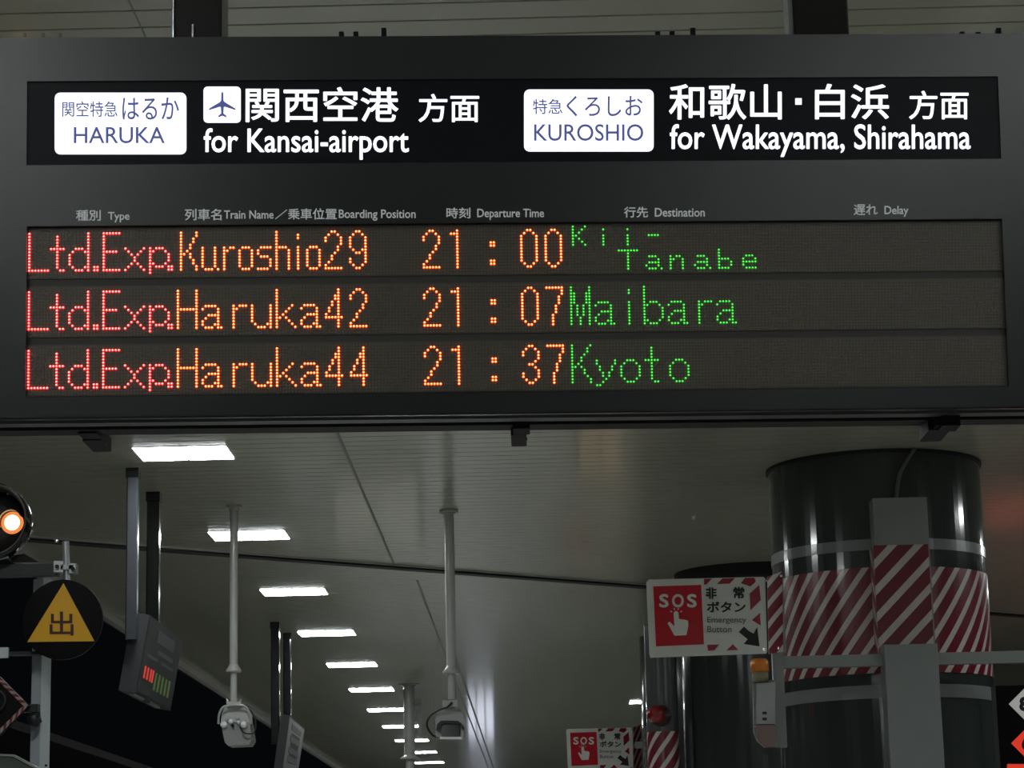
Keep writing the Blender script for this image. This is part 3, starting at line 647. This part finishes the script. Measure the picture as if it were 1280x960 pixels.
mb = MB(); a_ = [q1(*p_, -.02) for p_ in ((276, 905), (312, 903), (315, 925), (311, 931), (285, 932), (281, 928))]; mb.prism(a_, (0, .34, 0)); obj('housing', mb, M['camdark'], cm)
for x, y, s_, m_ in ((280, 906, .034, 'cambright'), (289, 902, .026, 'cambright'), (291, 907, .018, 'glass'), (298, 903, .02, 'cambright'), (305, 906, .034, 'cambright'), (284, 899, .018, 'pole'), (297, 898.5, .02, 'pole')):
    mb = MB(); mb.lathe(q1(x, y, -.02), (0, -1, 0), [(0, s_), (.03, s_), (.045, s_*.6), (.05, 0)], 12); obj('lens', mb, M[m_], cm)
mb = MB(); mb.tube([q1(300, 908, -.04), q1(303, 914, -.08), q1(309, 917, -.08), q1(318, 915, -.04), q1(319, 900, 0), q1(313, 888, .02), q1(306, 884, .05)], .008); obj('cable', mb, M['blackcable'], cm)
# second pole, housing seen from the front
t2, e, r = cam_pole(561, 637, 840, 872, 12.5, 'grey white ceiling pole near the centre, its camera facing the viewer')
D2 = t2.location.y
def q2(x, y, k=0): return P(x, y, D2+k)
for nm, y in (('collar', 639),):
    mb = MB(); mb.lathe((e.x, D2, zat(561, 641, D2)), (0, 0, 1), [(0, r), (0, r*1.9), (.025, r*1.9), (.025, r)]); obj(nm, mb, M['pole'], t2)
cm = thing('surveillance_camera', 'grey camera with dark square window on the central pole', 'camera', q2(562, 922))
out = [(545, 921), (544, 900), (546, 890), (551, 885), (560, 882.5), (570, 883), (576, 887), (579, 895), (580.5, 910), (579, 921)]
mb = MB(); mb.prism([q2(*p_, .0) for p_ in out], (0, .42, 0)); obj('housing', mb, M['cambody'], cm)
vis = [(545, 913), (546.5, 905), (551, 901), (558, 900.5), (572, 901), (577, 904), (580.5, 911), (578, 912), (575, 905), (557, 904), (552, 906), (549, 913)]
mb = MB(); mb.prism([q2(*p_, -.10) for p_ in vis], (0, .1, 0)); obj('visor', mb, M['dark'], cm)
mb = MB(); mb.prism([q2(*p_, -.012) for p_ in ((552.5, 903.5), (575.5, 904), (575.5, 922), (552.5, 922))], (0, .02, 0)); obj('window', mb, M['glass'], cm)
mb = MB(); mb.prism([q2(*p_, -.03) for p_ in ((550, 921), (577, 921), (577, 924), (550, 924))], (0, .05, 0)); obj('window_sill_bar', mb, M['cambright'], cm)
mb = MB(); mb.box(*[tuple(v) for v in (q2(553, 884, -.05), q2(572, 876, .08))]); mb.lathe(q2(571, 886, -.02), (0, -1, 0), [(0, .02), (.03, .02), (.034, 0)], 10); obj('bracket', mb, M['cambody'], cm)
mb = MB(); mb.tube([q2(565, 878, -.06), q2(559, 884, -.08), q2(550, 887, -.06), q2(540, 893, -.03), q2(534, 902, 0), q2(535, 911, .0), q2(541, 919, .02), q2(547, 921, .05)], .011); obj('cable', mb, M['blackcable'], cm)
# thick far pole
t3, e, r = cam_pole(511, 855, 948, 975, 14, 'thick grey ceiling pole at bottom centre with flared joint, before the distant lamps')
D3 = t3.location.y
mb = MB(); 
for y in (876, 884): 
    a_ = P(519, y, D3); mb.box((a_.x-.03, D3-.1, a_.z-.03), (a_.x+.12, D3+.1, a_.z+.02))
a_ = P(526, 900, D3); mb.box((a_.x-.05, D3, a_.z-.25), (a_.x+.02, D3+.08, a_.z+.4)); obj('side_bracket', mb, M['bar'], t3)
mb = MB(); mb.box(tuple(P(500, 874, D3)), tuple(P(506, 862, D3+.1))); obj('junction_box', mb, M['pole'], t3)
# tiny camera and sign behind the thick pole
dz = 62.0
t4 = thing('small_camera', 'tiny white camera unit with green panel, left of the thick far pole', 'camera', P(499, 923, dz))
mb = MB(); a_ = P(494.5, 923, dz); b_ = P(507, 915.5, dz); mb.box((a_.x, dz, a_.z), (b_.x, dz+.4, b_.z)); obj('body', mb, M['cambright'], t4)
mb = MB(); a_ = P(498, 921.5, dz-.02); b_ = P(506, 917.5, dz-.02); mb.box((a_.x, dz-.02, a_.z), (b_.x, dz, b_.z)); obj('green_panel', mb, M['greensign'], t4)
mb = MB(); a_ = P(496.5, 905, dz+.1); mb.cyl((a_.x, a_.y, P(496.5, 916, dz).z), (a_.x, a_.y, CZ), .06); mb.lathe(P(496, 907, dz), (0, 0, 1), [(-.15, .03), (-.05, .1), (.1, .1), (.15, .0)], 12); obj('stem', mb, M['cambright'], t4)

# ================================================================== hanging displays on the left
def side_display(posts, near, far, thick, label, lit=True):
    """near = (top px, bottom px, depth), far likewise: the face runs along the platform"""
    (nt, nb, dn), (ft, fb_, df) = near, far
    A, B, C_, D = P(*nt, dn), P(*ft, df), P(*fb_, df), P(*nb, dn)
    t = thing('hanging_display', label, 'display', (A+B+C_+D)/4)
    nrm = (B-A).cross(D-A).normalized()
    if nrm.x < 0: nrm = -nrm
    mb = MB(); bk = -nrm*thick; mb.hexa([D, C_, C_+bk, D+bk, A, B, B+bk, A+bk]); obj('housing', mb, M['disp'], t)
    def uvp(u, v, k): return A+(B-A)*u+(D-A)*v*(1-u)+(C_-B)*v*u+nrm*k
    def panel(name, m, u0, v0, u1, v1, k=.004):
        mb = MB(); mb.prism([uvp(u0, v0, k), uvp(u1, v0, k), uvp(u1, v1, k), uvp(u0, v1, k)], nrm*-.004); return obj(name, mb, M[m], t)
    panel('face', 'dispface' if lit else 'duct', .03, .03, .97, .97)
    if lit:
        panel('header_print', 'dispwhite', .30, .10, .78, .26, .006); panel('header_print', 'dispwhite', .36, .34, .80, .40, .006); panel('header_print', 'dispwhite', .12, .46, .40, .50, .006); panel('header_print', 'dispwhite', .50, .46, .86, .50, .006)
        for u in (.14, .22, .30, .36):
            panel('red_lit_text', 'dred', u-.04, .62, u+.0, .78, .006)
        for u in (.45, .55, .65, .75, .85):
            panel('green_lit_text', 'dgreen', u-.05, .63, u+.0, .86, .006)
    else:
        for v in (.1, .3, .5, .65): panel('header_print', 'dispwhite', .2, v, .8, v+.1, .006)
    for u in (.0, .45):
        mb = MB(); mb.hexa([uvp(u+.02, 1.03, -.02), uvp(u+.3, 1.03, -.02), uvp(u+.3, 1.03, -.06), uvp(u+.02, 1.03, -.06), uvp(u+.02, 1.001, -.02), uvp(u+.3, 1.001, -.02), uvp(u+.3, 1.001, -.06), uvp(u+.02, 1.001, -.06)])
        obj('bottom_hook', mb, M['bar'], t)
    for (x0, x1, ytop, ybot, m) in posts:
        dp = C((x0+x1)/2, ytop).y; a_ = P(x0, (ytop+ybot)/2, dp); b_ = P(x1, (ytop+ybot)/2, dp); zz = P(x0, ybot, dp).z
        mb = MB(); mb.box((a_.x, dp-(b_.x-a_.x)/2, zz), (b_.x, dp+(b_.x-a_.x)/2, CZ), bevel=.012); po = obj('hanger_post', mb, M[m], t)
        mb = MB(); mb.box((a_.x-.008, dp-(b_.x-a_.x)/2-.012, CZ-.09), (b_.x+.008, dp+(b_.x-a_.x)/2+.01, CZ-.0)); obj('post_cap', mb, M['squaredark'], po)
    return t
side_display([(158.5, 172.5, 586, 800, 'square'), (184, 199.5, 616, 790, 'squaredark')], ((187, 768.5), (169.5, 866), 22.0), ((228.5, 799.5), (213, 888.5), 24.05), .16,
             'small tilted hanging departure display on two square posts at left, partly lit red and green')
side_display([(339, 349.5, 778, 930, 'squaredark'), (354.5, 364, 792, 920, 'squaredark')], ((362, 894), (352, 968), 34.4), ((381, 911), (371, 975), 37.0), .12,
             'farther tilted hanging display on twin dark posts, seen pale at the bottom edge', False)

# ================================================================== left signal group
d = 15.0
def L(x, y, k=0): return P(x, y, d+k)
pst = thing('signal_post', 'white square steel post standing behind the black round disc sign', 'post', (L(50, 900).x, d+.12, 0))
zt_ = L(52, 722, .12).z; mb = MB()
p4 = [L(39.5, 850, .20), L(51.5, 850, .12), L(63.5, 850, .20), L(51.5, 850, .12)+Vector((0, .16, 0))]
mb.prism([Vector((q.x, q.y, 0)) for q in p4], (0, 0, zt_)); obj('post_shaft', mb, M['post'], pst)
mb = MB(); q = L(58, 957, .15); mb.cyl(q, q+Vector((0, -.02, 0)), .008, seg=8); obj('bolt', mb, M['dark'], pst)
mb = MB(); q = L(44, 900, .12); mb.lathe(q, (0, -1, 0), [(0, .045), (.06, .045), (.06, 0)], 6); obj('knob', mb, M['dark'], pst)
arm = pst
a = L(-60, 722, .03); b = L(72, 704, .03); mb = MB(); mb.box((a.x, d+.03, a.z), (b.x, d+.11, b.z)); obj('arm_beam', mb, M['dark'], arm)
mb = MB(); mb.cyl(L(84, 730, .0), L(82, 677, .0), .023, seg=16); obj('pipe', mb, M['galv'], arm, label='galvanised vertical pipe')
for x0, x1, y0, y1 in ((67, 79, 701, 715), (86, 95, 704, 716), (76, 92, 706, 712)):
    mb = MB(); a = L(x0, y1, -.04); b = L(x1, y0, -.04); mb.box((a.x, a.y, a.z), (b.x, a.y+.08, b.z)); c_ = obj('clamp', mb, M['galv'], arm)
for x, y in ((71, 708), (91, 711)):
    mb = MB(); mb.cyl(L(x, y, -.045), L(x, y, -.06), .014, seg=6); obj('nut', mb, M['dark'], arm)
mb = MB(); q = L(70, 676.5); mb.lathe(q, (1, 0, 0), [(-.015, 0), (-.015, .008), (.015, .008), (.02, 0)], 8); obj('pin', mb, M['chrome'], arm)
# disc sign
ds = thing('disc_sign', 'black round disc sign with yellow triangle and dark character, on the white post', 'sign', L(78, 820))
mb = MB(); cc = L(78.5, 775, -.07); mb.lathe(cc+Vector((0, 0, 0)), (0, -1, 0), [(-.02, 0), (-.02, .25), (.03, .25), (.035, .242), (.035, 0)], 48); obj('disc', mb, M['edge'], ds)
mb = MB(); mb.prism([L(x, y, -.110) for x, y in ((79.3, 729), (34, 802.5), (118, 801.5))], (0, .004, 0)); tri = obj('yellow_triangle', mb, M['yellow'], ds)
text('lettering', '出', M['maroon'], ds, lambda x, y: L(x, y, -.111), (62, 764.5, 92, 794.5), (0, -1, 0), .012, .002, .0001)
# signal lamp
sl = thing('signal_lamp', 'black round hooded signal with a lit orange lamp at the left edge', 'signal', L(-8, 703))
cc = L(-9, 652.5); mb = MB()
mb.lathe(cc+Vector((0, .06, 0)), (0, -1, 0), [(-.12, 0), (-.12, .17), (-.02, .236), (.02, .236), (.02, .0)], 48); obj('case', mb, M['hood'], sl)
mb = MB(); mb.lathe(cc+Vector((0, .06, 0)), (0, -1, 0), [(.02, .236), (.16, .236), (.16, .222), (.03, .205), (.02, .205)], 48); obj('rim', mb, M['hoodedge'], sl)
mb = MB(); mb.lathe(cc+Vector((0, .06, 0)), (0, -1, 0), [(.0, .237), (.165, .24), (.165, .232), (.0, .232)], 48); obj('outer_rim', mb, M['hood'], sl)
lc = L(14, 652.5); mb = MB()
seg = 20; vs = []; fs = []
for i in range(seg+1):
    t = math.radians(25+185*i/seg); 
    for rr2, yy in ((.078, .03), (.078, -.08), (.073, -.08), (.073, .03)): vs.append((lc.x+rr2*math.cos(t), lc.y+yy+.02, lc.z+rr2*math.sin(t)))
for i in range(seg): fs += [(4*i+k, 4*i+(k+1) % 4, 4*i+4+(k+1) % 4, 4*i+4+k) for k in range(4)]
mb.add(vs, fs, None, 0, True); obj('lamp_hood', mb, M['hood'], sl)
mb = MB(); mb.lathe(lc+Vector((0, .035, 0)), (0, -1, 0), [(0, 0), (0, .072), (.012, .068), (.0, .0)], 24); obj('reflector_ring', mb, M['reflector'], sl)  # glowing ring that imitates the orange halo around the lens
mb = MB(); mb.lathe(lc+Vector((0, .03, 0)), (0, -1, 0), [(0, .050), (.02, .045), (.03, .028), (.034, 0)], 20); obj('orange_lens', mb, M['lens'], sl)
for x, y in ((27, 621), (40, 663), (10, 617)):
    mb = MB(); q = L(x, y, -.06); mb.lathe(q, (0, -1, 0), [(0, .008), (.012, .007), (.016, 0)], 10); obj('screw', mb, M['chrome'], sl)
mb = MB(); mb.hexa([L(15, 703, .02), L(50, 703, .02), L(50, 703, .1), L(15, 703, .1), L(10, 695, .02), L(30, 692, .02), L(30, 692, .1), L(10, 695, .1)]); obj('foot_bracket', mb, M['hood'], sl)
# small white plate
mb = MB(); a = L(-30, 823); b = L(10, 809); mb.box((a.x, d, a.z), (b.x, d+.03, b.z)); o = tag(obj('white_plate', mb, M['post']), 'small white rectangular plate cut by the left edge, below the signal lamp', 'plate')
mb = MB(); mb.box((a.x+.02, d+.03, a.z+.02), (L(60, 815).x, d+.118, a.z+.04)); obj('bracket_bar', mb, M['dark'], o)
# hazard diamond
hz = thing('hazard_signal', 'dark diamond signal with a red and white striped border at left edge', 'signal', L(-8, 926))
cx, cy, ho, hi = -7.5, 882, 43, 36.5
o4 = [(cx-ho, cy), (cx, cy+ho), (cx+ho, cy), (cx, cy-ho)]; i4 = [(cx-hi, cy), (cx, cy+hi), (cx+hi, cy), (cx, cy-hi)]
mb = MB(); mb.prism([L(*q) for q in o4], (0, .06, 0)); obj('board', mb, M['edge'], hz)
mb = MB()
for k in range(4):
    p4 = [L(*o4[k], -.004), L(*o4[(k+1) % 4], -.004), L(*i4[(k+1) % 4], -.004), L(*i4[k], -.004)]
    le = (p4[1]-p4[0]).length; mb.add(p4, [(0, 1, 2, 3)], [[(0, 0), (le, 0), (le-.03, .03), (.03, .03)]])
obj('striped_border', mb, M['stripe3'], hz)
mb = MB(); mb.lathe(L(-6, 876), (0, -1, 0), [(0, .075), (.03, .072), (.03, .06), (.012, .055), (.01, 0)], 24); obj('speaker_disc', mb, M['dark'], hz)
mb = MB(); mb.box((L(0, 882).x, d+.06, L(0, 890).z), (L(45, 882).x, d+.118, L(0, 880).z)); obj('mounting_arm', mb, M['dark'], hz)
# sloping grey rail at lower left
rl = thing('sloping_rail', 'dull grey sloping rail cut by the lower left corner', 'rail', L(20, 955, -.3))
mb = MB(); mb.prism([L(-40, 941, -.3), L(17, 943, -.3), L(55, 963, -.3), L(95, 985, -.3), L(95, 989, -.3), L(54, 966, -.3), L(16, 945.5, -.3), L(-40, 943.5, -.3)], (0, .06, 0)); obj('top_rail', mb, M['bar'], rl)
mb = MB(); mb.prism([L(-40, 943.5, -.29), L(16, 945.5, -.29), L(54, 966, -.29), L(95, 989, -.29), L(95, 1010, -.29), L(-40, 1010, -.29)], (0, .02, 0)); obj('side_panel', mb, mat('rail_panel', (.07, .085, .07), .6, noise=.4, nscale=12), rl)

# ================================================================== added lit boards below the frame: guessed, unseen sources of the ceiling reflections
def far_board(name, label, x0, x1, y, z0, z1, col, st, n, cat='added lit board'):
    t = thing(name, label, cat, ((x0+x1)/2, y, 0 if cat != 'display board' else z0)); wd = (x1-x0)/n
    mb = MB(); zb = 0 if cat != 'display board' else z0-.05
    mb.box((x0-.05, y, zb), (x1+.05, y+.6 if zb == 0 else y+.2, z1+.05)); obj('body', mb, M['dark'], t)
    gm = glow(name+'_light', col, st)
    for i in range(n):
        mb = MB(); mb.box((x0+wd*i+.03, y-.02, z0), (x0+wd*(i+1)-.03, y, z1)); obj('lit_panel', mb, gm, t)
    if zb:
        mb = MB(); mb.box(((x0+x1)/2-.05, y+.05, z1), ((x0+x1)/2+.05, y+.15, CZ)); obj('hanger', mb, M['dark'], t)
    return t
far_board('added_lit_board', 'bluish white lit board added out of view far down the platform for its ceiling reflection', -2.75, -1.65, 100, 1.2, 2.9, (.8, .85, 1), 3.0, 3)
far_board('added_lit_board', 'pale lit board added out of view at mid platform on the left for its ceiling reflection', -4.1, -2.3, 50, .8, 2.2, (.95, 1, .85), .35, 2)
far_board('added_lit_board', 'warm lit board added out of view beside the second pillar line for its ceiling reflection', .9, 1.7, 42, .7, 2.3, (1, .72, .4), .35, 2)
far_board('hanging_display', 'red lit hanging board added out of view far at right for its ceiling glow', 8.6, 9.9, 45, 2.3, 2.9, (1, .10, .05), .45, 1, 'display board')  # unseen red board, added to tint the ceiling
